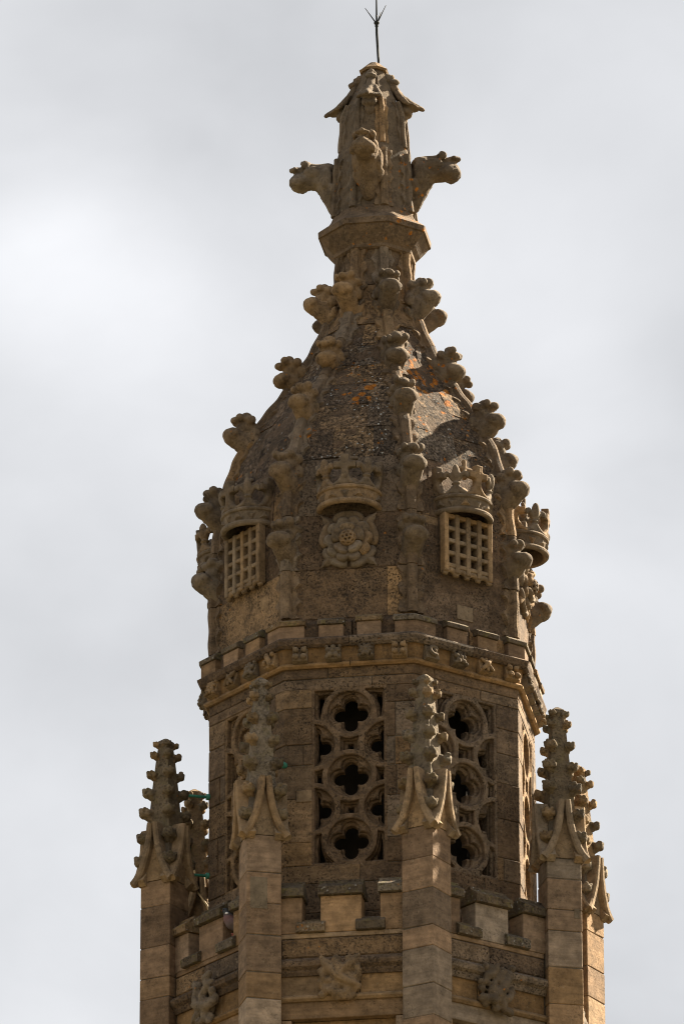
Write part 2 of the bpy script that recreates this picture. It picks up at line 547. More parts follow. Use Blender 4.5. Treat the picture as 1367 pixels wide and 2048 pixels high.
# ---- parapet stage
AP = 2.20
bm = bmesh.new()
add_sweep(bm, ALLV, [(AP - 0.16, -7.56), (AP - 0.16, -6.70), (AP - 0.03, -6.70), (AP - 0.03, -5.80), (1.72, -5.80), (1.72, -7.56)], closed=True)
parapet = obj('parapet', finish(bm, 'parapet', 'mortar'), turret)
SH = 0.69       # half the clear wall between two pinnacle shafts, a little inside them
for f in range(8):
    def flat(name, l0, l1, ap0, ap1, z0, z1, mat, bev=0.006, jit=0.002):
        return sweep(name, [(f, l0), (f, l1)], rect(ap0, ap1, z0, z1), mat, parapet, bev, jit)
    # recessed panel with its frame, at the foot of the picture
    flat('wall_panel', -SH + 0.10, SH - 0.10, AP - 0.30, AP - 0.10, -7.55, -6.76, 'warm')
    flat('stone', -SH, SH, AP - 0.2, AP + 0.004, -6.755, -6.565, 'shaft')
    flat('stone', -SH, -SH + 0.12, AP - 0.2, AP + 0.003, -7.55, -6.765, 'shaft')
    flat('stone', SH - 0.12, SH, AP - 0.2, AP + 0.003, -7.55, -6.765, 'shaft')
    sweep('roll_moulding', [(f, -SH), (f, SH)], [(AP - .05, -6.57), (AP + .03, -6.565), (AP + .055, -6.54), (AP + .055, -6.52), (AP + .03, -6.495), (AP - .05, -6.48)], 'warm', parapet, 0, 0)
    for a, b in ((-SH, -0.22), (0.18, SH)):
        flat('frieze_stone', a, b, AP - 0.2, AP - 0.015, -6.49, -6.262, 'warm')
    flat('frieze_stone', -0.21, 0.17, AP - 0.2, AP - 0.02, -6.49, -6.262, 'warm')
    sweep('string_course', [(f, -SH), (f, SH)], [(AP - .1, -6.275), (AP + .015, -6.27), (AP + .035, -6.235), (AP + .04, -6.21), (AP + .085, -6.18), (AP + .10, -6.145), (AP + .10, -6.125), (AP + .02, -6.07), (AP - .1, -6.06)], 'drum', parapet, 0, 0.003)
    # plain course, then battlements
    cuts = [-SH, SH] if f % 2 == 0 else [-SH, random.uniform(-.2, .2), SH]
    for a, b in zip(cuts, cuts[1:]):
        flat('stone', a + .003, b - .003, AP - 0.25, AP + 0.012, -6.065, -5.842, 'drum', 0.02, 0.003)
    flat('stone', -SH, SH, AP - 0.25, AP, -5.835, -5.782, 'shaft')
    for a, b, nm in ((-SH - .02, -0.455, 0), (-0.25, 0.20, 1), (0.405, SH + .02, 2)):
        flat('merlon', a, b, AP - 0.26, AP + 0.001, -5.778, -5.366, 'shaft')
        e0 = 0.0 if nm == 0 else 0.022
        e1 = 0.0 if nm == 2 else 0.022
        sweep('merlon_coping', [(f, a - e0), (f, b + e1)],
              [(AP - .30, -5.362), (AP + .055, -5.362), (AP + .062, -5.275), (AP - .045, -5.205), (AP - .05, -5.175), (AP - .085, -5.165), (AP - .12, -5.180), (AP - .125, -5.205), (AP - .30, -5.28)], 'coping', parapet, 0.004, 0.003)
    for a, b in ((-0.455, -0.25), (0.20, 0.405)):
        flat('stone', a + .003, b - .003, AP - 0.25, AP - 0.006, -5.778, -5.70, 'shaft')
        sweep('embrasure_sill', [(f, a - .06), (f, b + .055)],
              [(AP + .002, -5.782), (AP + .06, -5.780), (AP + .065, -5.69), (AP + .004, -5.645)], 'coping', parapet, 0.004, 0.003)
        sweep('embrasure_sill', [(f, a + .002), (f, b - .002)],
              [(AP - .28, -5.698), (AP + .003, -5.698), (AP + .003, -5.648), (AP - .08, -5.60), (AP - .12, -5.585), (AP - .15, -5.605), (AP - .28, -5.66)], 'coping', parapet, 0.004, 0.003)

# carved foliage bosses on the string course
def boss(v):
    y = -0.05
    if v == 0:
        P = []
        for cx, cz, r in ((-.12, .03, .075), (.13, .05, .075), (.03, -.11, .085)):
            P += chain([(cx + r * math.cos(a), y - .03, cz + r * math.sin(a), .042) for a in [i * math.pi / 5 for i in range(11)]], .7)
        P += chain([(-.2, y, .22, .035), (-.16, y - .04, .14, .045), (-.02, y - .07, .0, .05), (.12, y - .06, -.08, .05), (.21, y - .02, -.11, .03)])
        P += chain([(.19, y, .22, .04), (.15, y - .04, .15, .05), (.05, y - .06, .08, .05)])
        P += chain([(-.04, y - .03, .18, .05), (-.01, y - .05, .1, .06), (.0, y - .06, .03, .06)])
        P += chain([(-.2, y, -.1, .04), (-.1, y - .04, -.16, .05), (.03, y - .02, -.23, .035), (.15, y, -.21, .035)])
        P += ell(-.19, y, .05, .04, .05, .07) + ell(.2, y, .0, .04, .05, .07) + ell(-.2, y, -.2, .045, .05, .05)
    elif v == 1:
        P = chain([(.2, y - .02, -.04, .045), (.1, y - .07, -.09, .06), (-.04, y - .08, -.06, .06), (-.11, y - .06, .05, .05), (-.1, y - .04, .17, .05), (-.16, y - .03, .24, .045)])
        P += chain([(.06, y - .07, -.06, .05), (.03, y - .07, .05, .045), (.1, y - .05, .15, .045), (.06, y - .04, .24, .055), (.11, y - .03, .29, .04)])
        P += chain([(.0, y - .06, -.1, .05), (-.1, y - .05, -.17, .055), (-.17, y - .03, -.2, .045)])
        P += chain([(.06, y - .06, -.1, .05), (.05, y - .05, -.2, .05), (.12, y - .04, -.26, .04)])
        P += ell(.17, y - .03, .07, .05, .05, .06) + ell(-.03, y - .05, -.24, .06, .06, .05) + ell(-.2, y, .1, .035, .05, .07)
    else:
        P = chain([(-.2, y - .02, -.16, .05), (-.08, y - .07, -.17, .06), (.02, y - .08, -.06, .06), (.09, y - .07, .05, .055), (.16, y - .04, .15, .05)])
        P += chain([(-.02, y - .05, .22, .04), (-.07, y - .05, .12, .045), (-.14, y - .04, .1, .05), (-.18, y - .03, .02, .045)])
        P += chain([(-.02, y - .06, -.1, .05), (.1, y - .06, -.14, .05), (.17, y - .04, -.08, .045), (.2, y - .03, .0, .04)])
        P += chain([(.02, y - .06, -.16, .05), (.08, y - .05, -.25, .05), (.17, y - .03, -.27, .045)])
        P += chain([(-.1, y - .06, -.08, .05), (-.05, y - .05, .03, .04), (.02, y - .05, .09, .045), (.07, y - .04, .19, .05)])
        P += ell(-.19, y, -.05, .05, .05, .05) + ell(-.03, y - .03, -.25, .05, .05, .05) + ell(.2, y - .02, .24, .05, .05, .05) + ell(-.15, y - .02, .2, .05, .05, .05)
    P += ell(.0, y + .025, -.02, .21, .055, .21) if v == 0 else ell(.0, y + .03, -.05, .14, .045, .16)
    rb = random.Random(70 + v)
    for q in range(11 if v == 0 else 6):
        a = 2 * math.pi * q / (11 if v == 0 else 6) + v
        rr_ = .185 + rb.uniform(-.02, .03)
        cx_ = max(-.2, min(.2, rr_ * 1.25 * math.cos(a)))
        cz_ = max(-.22, min(.2, rr_ * 1.25 * math.sin(a)))
        P += ell(cx_, y - .01, cz_, .045 + rb.uniform(0, .015), .045, .045 + rb.uniform(0, .015)) + chain([(cx_, y - .01, cz_, .03), (cx_ * .4, y - .04, cz_ * .4, .03)])
    return sculpt('boss', P, 'carved', 0.012, 1, 0.6, .008)
BOSS = [boss(i) for i in range(3)]
for f in range(8):
    v = {0: 0, 7: 1, 1: 2}.get(f, f % 3)
    dz = 0.02 if v == 1 else 0.0
    obj('foliage_boss', BOSS[v], parapet, frame(fang(f), AP + .01, -6.315 + dz) @ Matrix.Translation((-0.03, 0, 0)))

# ---- lantern stage
LAP = 1.745
TL = 0.41
ZT0, ZT1 = -4.848, -2.784
bm = bmesh.new()
for k in range(8):
    add_sweep(bm, [(k, TL + .01), k, ((k + 1) % 8, -TL - .01)] if k < 7 else [(7, TL + .01), 7, (0, -TL - .01)], rect(LAP - .26, LAP - .014, -5.0, -2.6))
add_sweep(bm, ALLV, rect(LAP - .26, LAP - .014, -5.9, -4.9), closed=True)
add_sweep(bm, ALLV, rect(LAP - .26, LAP - .014, -2.74, -2.3), closed=True)
lantern = obj('lantern_wall', finish(bm, 'lantern_wall', 'mortar'), turret)
G = 0.0035
def fmod(f):
    return f % 8
zc = [ZT0]
for q in (0.13, 0.36, 0.55, 0.70, 0.88):
    zc.append(ZT0 + q * (ZT1 - ZT0))
zc.append(ZT1)
for k in range(8):
    fa, fb = fmod(k), fmod(k + 1)
    zz = [z + (random.uniform(-.05, .05) if 0 < i < len(zc) - 1 else 0) for i, z in enumerate(zc)]
    for i in range(len(zz) - 1):
        z0, z1 = zz[i] + G, zz[i + 1] - G
        style = random.choice(('full', 'full', 'a', 'b', 'ab'))
        d = random.uniform(-.003, .006)
        la = TL + G if 'a' not in style else random.uniform(TL + .09, TL + .15)
        lb = -TL - G if 'b' not in style else random.uniform(-TL - .15, -TL - .09)
        sweep('stone', [(fa, la + G), k, (fb, lb - G)], rect(LAP - .2, LAP + d, z0, z1), 'lantern', lantern, .007, .003)
        if 'a' in style and la > TL + .05:
            sweep('stone', [(fa, TL), (fa, la - G)], rect(LAP - .2, LAP + random.uniform(-.006, .004), z0, z1), 'lantern', lantern, .007, .003)
        if 'b' in style and lb < -TL - .05:
            sweep('stone', [(fb, lb + G), (fb, -TL)], rect(LAP - .2, LAP + random.uniform(-.006, .004), z0, z1), 'lantern', lantern, .007, .003)
for (z0, z1, sh) in ((ZT1, -2.665, .1), (-2.665, -2.54, -.3), (-5.06, ZT0, .25), (-5.40, -5.06, -.2), (-5.75, -5.40, .2)):
    cut = [sh + random.uniform(-.25, .25) for _ in range(8)]
    for k in range(8):
        sweep('stone', [(k, cut[k] + G), k, (fmod(k + 1), cut[fmod(k + 1)] - G)], rect(LAP - .2, LAP + random.uniform(-.004, .004), z0 + G, z1 - G), 'lantern', lantern, .007, .003)

# tracery panel: three orders of cut stone
HW, HH = TL, (ZT1 - ZT0) / 2
rows = [-.745, 0, .745]
CIRC = [(0, r) for r in rows] + [(s * HW, r) for s in (-1, 1) for r in (-.3725, .3725)]
def ray(c, inside, n=48, rmax=.5):
    pts = []
    for i in range(n):
        a = 2 * math.pi * i / n
        lo, hi = 0.0, rmax
        for st in range(1, 120):
            r = rmax * st / 120
            if not inside(c[0] + r * math.cos(a), c[1] + r * math.sin(a)):
                hi = r
                break
            lo = r
        pts.append((c[0] + lo * math.cos(a), c[1] + lo * math.sin(a)))
    out = [pts[0]]
    for p in pts[1:]:
        if math.dist(p, out[-1]) > .004:
            out.append(p)
    return out
def inframe(x, y, m):
    return abs(x) < HW - m and abs(y) < HH - m
def outer(m=0.0):
    return [(-HW - m, -HH - m), (HW + m, -HH - m), (HW + m, HH + m), (-HW - m, HH + m)]
def quad(cx, cy, x, y, rl, cl):
    dx, dy = x - cx, y - cy
    if max(abs(dx), abs(dy)) < cl * .75 and math.hypot(dx, dy) < cl:
        return True
    return any(math.hypot(dx - cl * ax, dy - cl * ay) < rl for ax, ay in ((1, 0), (-1, 0), (0, 1), (0, -1)))
def start(c):
    x = c[0]
    if abs(x) > HW - .09:
        x = math.copysign(HW - .09, x)
    return (x, c[1])
SP = [(0, -.3725), (0, .3725), (-HW + .05, 0), (HW - .05, 0)]
SPC = [(sx * (HW - .07), sy * (HH - .09)) for sx in (-1, 1) for sy in (-1, 1)]
la = [outer(.012)]
for c in CIRC:
    la.append(ray(start(c), lambda x, y: inframe(x, y, .022) and math.hypot(x - c[0], y - c[1]) < .248))
for s in SP + SPC:
    la.append(ray(s, lambda x, y: inframe(x, y, .022) and all(math.hypot(x - c[0], y - c[1]) > .303 for c in CIRC)
                  and max(abs(x - s[0]), abs(y - s[1])) < (.105 if s in SP else .4), 64))
lm = [outer(-.008)]
def qray(c, rl, cl, m):
    pts = ray(c, lambda x, y: quad(c[0], c[1], x, y, rl, cl), 96)
    if abs(c[0]) < .1:
        return pts
    # half a quatrefoil, cut off by the jamb: close it along the jamb line
    xm = math.copysign(HW - m, c[0])
    ins = [p for p in pts if abs(p[0]) < HW - m - .001]
    ins.sort(key=lambda p: math.atan2(p[1] - c[1], abs(c[0]) - abs(p[0]) + .0))
    ytop = max(p[1] for p in ins)
    ybot = min(p[1] for p in ins)
    return [(xm, ybot + .004)] + ins + [(xm, ytop - .004)]
for c in CIRC:
    lm.append(qray(c, .103, .128, .034))
for s in SP:
    lm.append(ray(s, lambda x, y: inframe(x, y, .04) and all(math.hypot(x - c[0], y - c[1]) > .315 for c in CIRC) and max(abs(x - s[0]), abs(y - s[1])) < .075, 40))
for s in SPC:
    lm.append(ray(s, lambda x, y: inframe(x, y, .05) and all(math.hypot(x - c[0], y - c[1]) > .32 for c in CIRC), 40))
lb_ = [outer(-.012)]
for c in CIRC:
    lb_.append(qray(c, .080, .116, .045))
for s in SP:
    w = .032
    lb_.append([(s[0] - w, s[1] - w), (s[0] + w, s[1] - w), (s[0] + w, s[1] + w), (s[0] - w, s[1] + w)])
for s in SPC:
    lb_.append(ray(s, lambda x, y: inframe(x, y, .055) and all(math.hypot(x - c[0], y - c[1]) > .335 for c in CIRC) and abs(x - s[0]) < .05, 40))
bm = bmesh.new()
cut_plate(bm, la, .006, .085, .010)
cut_plate(bm, lm, .062, .07, .014)
cut_plate(bm, lb_, .112, .10, .014)
bmesh.ops.remove_doubles(bm, verts=bm.verts[:], dist=.0004)
TRAC = finish(bm, 'tracery', 'lantern')
for f in range(8):
    obj('tracery_panel', TRAC, lantern, frame(fang(f), LAP, (ZT0 + ZT1) / 2))
# stair core and floor inside
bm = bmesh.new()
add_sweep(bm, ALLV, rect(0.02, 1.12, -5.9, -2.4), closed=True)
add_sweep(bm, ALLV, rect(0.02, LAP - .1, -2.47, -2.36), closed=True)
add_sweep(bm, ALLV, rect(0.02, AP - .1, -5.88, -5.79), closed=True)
obj('stair_core', finish(bm, 'stair_core', 'inner_shade'), lantern)

# ---- cornice with its small battlements
CAP = 1.865
bm = bmesh.new()
add_sweep(bm, ALLV, [(LAP - .2, -2.545), (LAP + .01, -2.545), (CAP - .075, -2.33), (CAP - .02, -2.31), (CAP - .02, -2.23), (LAP - .2, -2.05)], closed=True)
cornice = obj('cornice', finish(bm, 'cornice', 'warm'), turret)
for k in range(8):
    fa, fb = k, fmod(k + 1)
    c0 = 0.02
    sweep('backing_stone', [(fa, .047), k, (fb, .033)], [(CAP - .30, -2.24), (CAP - .105, -2.24), (CAP - .105, -2.02), (CAP - .17, -1.96), (CAP - .30, -1.94)], 'drum', cornice, .004, .003)
    st = [(fa, c0 + .003), k, (fb, c0 - .003)]
    sweep('roll_moulding', st, [(LAP - .02, -2.545), (LAP + .035, -2.552), (LAP + .06, -2.53), (LAP + .06, -2.51), (LAP + .035, -2.487), (LAP - .02, -2.48)], 'warm', cornice, 0, .001)
    sweep('string_course', st, [(CAP - .15, -2.325), (CAP - .035, -2.325), (CAP - .005, -2.30), (CAP + .012, -2.255), (CAP + .012, -2.235), (CAP - .03, -2.205), (CAP - .25, -2.16)], 'drum', cornice, 0, .003)
    # corner battlement wraps round the angle
    for stn in ([(fa, .527), k, (fb, -.488)], [(fb, -.325), (fb, -.05)], [(fb, .101), (fb, .37)]):
        dz = random.uniform(-.012, .006)
        sweep('merlon', stn, rect(CAP - .28, CAP - .03, -2.22, -2.055 + dz), 'shaft', cornice, .005, .003)
        wid = [(s if isinstance(s, int) else (s[0], s[1] + (.014 if i else -.014))) for i, s in enumerate(stn)]
        sweep('merlon_coping', wid, [(CAP - .30, -2.052 + dz), (CAP - .008, -2.052 + dz), (CAP - .004, -2.005 + dz), (CAP - .06, -1.965 + dz), (CAP - .30, -1.94 + dz)], 'coping', cornice, .004, .004)
def fleuron(v):
    P, y = [], -.02
    B = [(.16, .08, .16, (0, .025, 0))]
    if v in (0, 1):
        n = 5 if v == 0 else 8
        for i in range(n):
            a = 2 * math.pi * i / n + .3
            P += ell(.052 * math.cos(a), y - .022, .052 * math.sin(a), .034, .028, .022 if n == 8 else .032, (0, -a, 0))
        P += ell(0, y - .03, 0, .026, .03, .026)
        for sx in (-1, 1):
            for sz in (-1, 1):
                P += ell(sx * .068, y - .008, sz * .068, .022, .03, .022)
    elif v == 2:
        for sx in (-1, 1):
            for sz in (-1, 1):
                P += ell(sx * .042, y - .02, sz * .042, .036, .035, .036) + ell(sx * .06, y - .035, sz * .06, .015, .02, .015)
    elif v == 3:
        P += chain([(.05 * math.cos(a) + .005, y - .025, .05 * math.sin(a), .022) for a in [0.6 + i * .45 for i in range(11)]])
        P += ell(.02, y - .02, 0, .022, .03, .03)
    elif v == 4:
        P += chain([(-.06, y - .02, -.06, .02), (0, y - .04, 0, .028), (.06, y - .02, .06, .02)]) + chain([(-.06, y - .02, .06, .02), (0, y - .04, 0, .02), (.06, y - .02, -.06, .02)])
        P += ell(0, y - .02, .06, .02, .02, .03) + ell(0, y - .02, -.06, .02, .02, .03)
    else:
        P += chain([(-.05, y - .02, .07, .025), (-.01, y - .04, .02, .03), (.03, y - .03, -.03, .03), (.05, y - .02, -.08, .02)])
        P += ell(-.05, y - .02, -.03, .03, .03, .04) + ell(.05, y - .02, .05, .03, .03, .03)
    return sculpt('fleuron', P, 'fleuron', 0.006, 0, 0.5, 0.002, B)
FL = [fleuron(i) for i in range(6)]
order = {0: [2, 0, 1, 2], 1: [3, 0, 4, 2], 7: [1, 4, 0, 5]}
for f in range(8):
    for i, l in enumerate((-.535, -.163, .206, .575)):
        v = order.get(f, [0, 3, 4, 1])[i]
        obj('carved_flower', FL[v], cornice, frame(fang(f), LAP + .065, -2.408) @ Matrix.Translation((l, -.012, 0)) @ Matrix.Rotation(-.3, 4, 'X') @ Matrix.Diagonal((1.06, 1.05, 1.06, 1)))

# ---- dome
PROF = [(-2.0, 1.845), (-1.2, 1.850), (-.7, 1.825), (-.3, 1.79), (0, 1.72), (.25, 1.65), (.45, 1.58), (.65, 1.485), (.95, 1.31), (1.25, 1.10), (1.45, .97), (1.65, .85),
        (1.9, .72), (2.1, .635), (2.3, .545), (2.5, .475), (2.75, .435), (3.0, .42), (3.2, .42)]
def prof(z, P=PROF):
    for (a, ra), (b, rb) in zip(P, P[1:]):
        if z <= b:
            return ra + (rb - ra) * max(0, (z - a)) / (b - a)
    return P[-1][1]
bm = bmesh.new()
zs = [-2.1 + i * (5.2 / 60) for i in range(61)]
def lean(z):
    return .045 * min(1, max(0, (z - .6) / 1.4))
o = [(C22 * (prof(z) - .008), z) for z in zs]
add_sweep(bm, ALLV, o + [(.05, 3.1), (.05, -2.1)], closed=True)
for v in bm.verts:
    v.co.x += lean(v.co.z)
dome = obj('dome', finish(bm, 'dome', 'drum'), turret)
courses = [(-1.95, -1.36), (-1.36, -.70), (-.70, .03), (.03, .44), (.44, .80), (.80, 1.14), (1.14, 1.45), (1.45, 1.76), (1.76, 2.08)]
for f in range(8):
    for i, (z0, z1) in enumerate(courses):
        if i < 3:
            cuts = random.choice(([-.99, .99], [-.99, -.62, .99], [-.99, .6, .99], [-.99, -.6, .58, .99]))
            m = 'drum'
        elif i < 8:
            cuts = random.choice(([-.99, random.uniform(-.3, .3), .99], [-.99, random.uniform(-.55, -.25), random.uniform(.2, .5), .99], [-.99, random.uniform(-.2, .4), .99]))
            m = 'dome'
        else:
            cuts = [-.99, random.uniform(-.3, .3), .99]
            m = 'dome'
        for a, b in zip(cuts, cuts[1:]):
            dj = random.uniform(-.008, .008) if i < 3 else random.uniform(-.004, .014)
            g2 = .003 / prof(z0)
            # break tall courses so that they follow the curve
            n = 2 if i >= 2 else 1
            zz = [z0 + .003 + (z1 - z0 - .006) * q / n for q in range(n + 1)]
            sect = [(C22 * prof(z) + dj, z) for z in zz] + [(C22 * prof(z) - .16, z) for z in zz[::-1]]
            if i < 3:
                sweep('stone', [('u', f, a + g2), ('u', f, b - g2)], sect, m, dome, .005, .003, tilt=lean)
            else:
                bm = bmesh.new()
                add_sweep(bm, [('u', f, a + g2), ('u', f, (a + b) / 2), ('u', f, b - g2)], sect, jit=.003)
                bmesh.ops.recalc_face_normals(bm, faces=bm.faces[:])
                bmesh.ops.subdivide_edges(bm, edges=bm.edges[:], cuts=3, use_grid_fill=True)
                nf = dth(fang(f)) + Vector((0, 0, .5))
                for v in bm.verts:
                    p = v.co
                    e_ = mnoise.noise(p * 4.3) * .014 + mnoise.noise(p * 11) * .010 + mnoise.noise(p * 23) * .006
                    v.co += nf * (e_ - .004) + Vector((lean(p.z), 0, 0))
                obj('stone', finish(bm, 'stone', m), dome)
bm = bmesh.new()
add_sweep(bm, ALLV, [(C22 * prof(z) + .012, z) for z in (2.09, 2.2, 2.35, 2.5, 2.65)] + [(.2, 2.65), (.2, 2.09)], closed=True, off=(.045, 0, 0))
obj('neck_stone', finish(bm, 'neck_stone', 'drum'), dome)
bm = bmesh.new()
add_sweep(bm, ALLV, [(C22 * prof(z) + .008, z) for z in (2.66, 2.8, 3.0, 3.14)] + [(.2, 3.14), (.2, 2.66)], closed=True, off=(.045, 0, 0))
obj('neck_stone', finish(bm, 'neck_stone', 'rib'), dome)

def rib_piece(k, za, zb, P, parent, off, w0, wav=.24, amp=.024, proud=.05, mat='rib', name='rib'):
    n = max(4, int((zb - za) / .025))
    bm = bmesh.new()
    nd, tg = dth(vang(k)), tth(vang(k))
    prev = None
    s = 0
    last = None
    for i in range(n + 1):
        z = za + (zb - za) * i / n
        R = prof(z, P)
        R1, R0 = prof(z + .03, P), prof(z - .03, P)
        tz, tr = .06, R1 - R0
        ln = math.hypot(tz, tr)
        nr, nz = tz / ln, -tr / ln
        if last:
            s += math.dist(last, (R, z))
        last = (R, z)
        ww = min(w0, .27 * R)
        ph = 2 * math.pi * s / wav + k * 1.3
        w = ww * (1 + amp / .125 * (math.sin(ph) + .35 * math.sin(2.3 * ph + k)))
        hc = proud * (1 + .10 * math.sin(.7 * ph))
        hf = proud * (.62 + .3 * math.sin(ph + 1.2))
        c = ww * .42
        pts = [(-w, -w * T22 - .03), (-w, -w * T22 + hf), (-w * .78, -w * .78 * T22 + hf * .95), (-c * 1.12, -c * T22 + hf * .35), (-c, -c * T22 * .6 + hc), (-c * .4, hc * 1.12), (c * .4, hc * 1.12),
               (c, -c * T22 * .6 + hc), (c * 1.12, -c * T22 + hf * .35), (w * .78, -w * .78 * T22 + hf * .95), (w, -w * T22 + hf), (w, -w * T22 - .03)]
        ring = []
        for (ly, lr) in pts:
            p = nd * (R + lr * nr) + tg * ly + Vector((off(z), 0, z + lr * nz))
            ring.append(bm.verts.new(p))
        if prev:
            for j in range(len(ring)):
                q = (j + 1) % len(ring)
                bm.faces.new((prev[j], prev[q], ring[q], ring[j]))
        else:
            bm.faces.new(ring)
        prev = ring
    bm.faces.new(prev[::-1])
    return obj(name, finish(bm, name, mat), parent)
rz = [-1.93, -1.36, -.70, .03, .70, 1.27, 1.85, 2.45, 3.14]
for k in range(8):
    for a, b in zip(rz, rz[1:]):
        rib_piece(k, a + .004, b - .004, PROF, dome, lean, .13)

def crocket(v):
    """leaf crocket: x outward here, a thick stalk sweeping up and out to a blunt nose, with a curled leaf above it"""
    r = random.Random(v)
    j = lambda s: r.uniform(-s, s)
    P = chain([(-.07, 0, -.40, .045), (-.035, 0, -.28, .058), (.005, 0, -.19, .076), (.06, 0, -.115, .092), (.12, 0, -.065, .096), (.18 + j(.012), 0, -.035, .080)])
    P += ell(.18 + j(.01), 0, -.02, .085, .116, .070, (0, .35, 0)) + ell(.10, 0, -.05, .09, .095, .07, (0, .6, 0)) + ell(.225, 0, -.01, .05, .085, .05)
    P += chain([(-.05, 0, -.05, .07), (.0, 0, .02, .085), (.07, 0, .055, .090)])
    P += ell(.085, 0, .108, .10, .092, .042, (0, -.15, 0)) + ell(.07, 0, .155, .055, .065, .042)
    P += ell(.165 + j(.02), 0, .135 + j(.02), .045, .045, .036)
    for s in (-1, 1):
        P += ell(.135 + j(.02), s * .072, .135 + j(.02), .045, .034, .038)
        P += ell(.04 + j(.015), s * .088, .10 + j(.02), .05, .030, .045)
        P += ell(.0, s * .085, -.02 + j(.02), .05, .030, .06)
        P += ell(-.01, s * .092, -.17 + j(.03), .045, .026, .085, (s * .35, 0, 0))
        P += ell(-.045, s * .080, -.31 + j(.03), .045, .026, .06, (s * .35, 0, 0))
    P = [((c[1], -c[0], c[2]), (rr[1], rr[0], rr[2]), (e[1], e[0], 0)) for c, rr, e in P]   # outward = -y
    return sculpt('crocket', P, 'carved', 0.0105, 1, 0.55, 0.006)
CRO = [crocket(i) for i in range(4)]
levels = [(-.99, 1.36), (-.13, 1.36), (.80, 1.32), (1.60, 1.26), (2.52, 1.22)]
for k in range(8):
    for i, (z, s) in enumerate(levels):
        R = [2.11, 2.085, 1.755, 1.225, .86][i] - .28 * s
        mt = frame(vang(k), R, z + random.uniform(-.02, .02), (lean(z), 0, 0)) @ Matrix.Rotation(random.uniform(-.08, .08), 4, 'Z') @ Matrix.Scale(s * random.uniform(.95, 1.05), 4)
        if i >= 2:
            mt = mt @ Matrix.Rotation([0, 0, .12, .30, .10][i], 4, 'X') if i == 3 else mt
        obj('crocket', CRO[(k * 3 + i) % 4], dome, mt)

# ---- crowns, roses and portcullises on the dome's upright faces
RX, RY = .335, .315
def circlet():
    bm = bmesh.new()
    sec = [(-.028, -.028), (-.012, -.036), (.018, -.036), (.034, -.022), (.038, 0), (.028, .020), (-.002, .030), (.006, .085), (.012, .135), (.032, .145), (.038, .163), (.028, .182), (.004, .188), (-.05, .186), (-.06, .14), (-.045, .03)]
    prev = None
    N = 36
    for i in range(N + 1):
        a = rad(-96 + 192 * i / N)
        ring = []
        for o_, z in sec:
            ring.append(bm.verts.new(((RX + o_) * math.sin(a), -(RY + o_) * math.cos(a), z)))
        if prev:
            for j in range(len(sec)):
                q = (j + 1) % len(sec)
                bm.faces.new((prev[j], prev[q], ring[q], ring[j]))
        else:
            bm.faces.new(ring)
        prev = ring
    bm.faces.new(prev[::-1])
    # cap inside, set well up so that the hollow underneath stays deep
    top, bot = [], []
    for i in range(N + 1):
        a = rad(-96 + 192 * i / N)
        top.append(bm.verts.new(((RX - .05) * math.sin(a), -(RY - .05) * math.cos(a), .175)))
        bot.append(bm.verts.new(((RX - .05) * math.sin(a), -(RY - .05) * math.cos(a), .155)))
    bm.faces.new(top)
    bm.faces.new(bot[::-1])
    for i in range(N):
        bm.faces.new((top[i], top[i + 1], bot[i + 1], bot[i]))
    return finish(bm, 'circlet', 'emblem')
CIRCLET = circlet()
P = chain([(-.105, 0, .0, .028), (-.055, 0, .03, .034), (-.02, 0, .09, .034), (0, 0, .16, .038), (0, 0, .31, .040)]) + chain([(.105, 0, .0, .028), (.055, 0, .03, .034), (.02, 0, .09, .034)]) + ell(0, 0, .03, .05, .03, .05)
CROSS = sculpt('cross', P, 'emblem', .0095, 1, .6, .0015, [(.085, .07, .10, (0, 0, .305)), (.215, .07, .075, (0, 0, .235)), (.07, .07, .2, (0, 0, .2))])
P = chain([(-.10, 0, .0, .026), (-.05, 0, .03, .032), (-.015, 0, .08, .032)]) + chain([(.10, 0, .0, .026), (.05, 0, .03, .032), (.015, 0, .08, .032)]) + ell(0, 0, .02, .05, .03, .05)
P += ell(0, -.012, .25, .042, .04, .105) + ell(0, 0, .125, .05, .042, .020)
for s in (-1, 1):
    P += chain([(s * .012, 0, .15, .026), (s * .05, 0, .215, .028), (s * .085, 0, .25, .028), (s * .11, -.005, .235, .026), (s * .112, -.01, .205, .022)])
FLEUR = sculpt('fleur_de_lis', P, 'emblem', .0095, 1, .6, .0015)
DIAM = bmesh.new()
bmesh.ops.create_cone(DIAM, cap_ends=True, segments=3, radius1=.068, radius2=.025, depth=.03, matrix=Matrix.Rotation(math.pi / 2, 4, 'X'))
DIAM = finish(DIAM, 'jewel', 'emblem')
P = chain([(0, 0, 0, .05), (0, 0, .05, .045)]) + chain([(-.1, 0, .1, .03), (.1, 0, .1, .03)]) + chain([(0, 0, .03, .03), (0, 0, .2, .032)])
ORB = sculpt('orb_cross', P, 'emblem', .012, 1, .6, .003)
DAP = 1.685
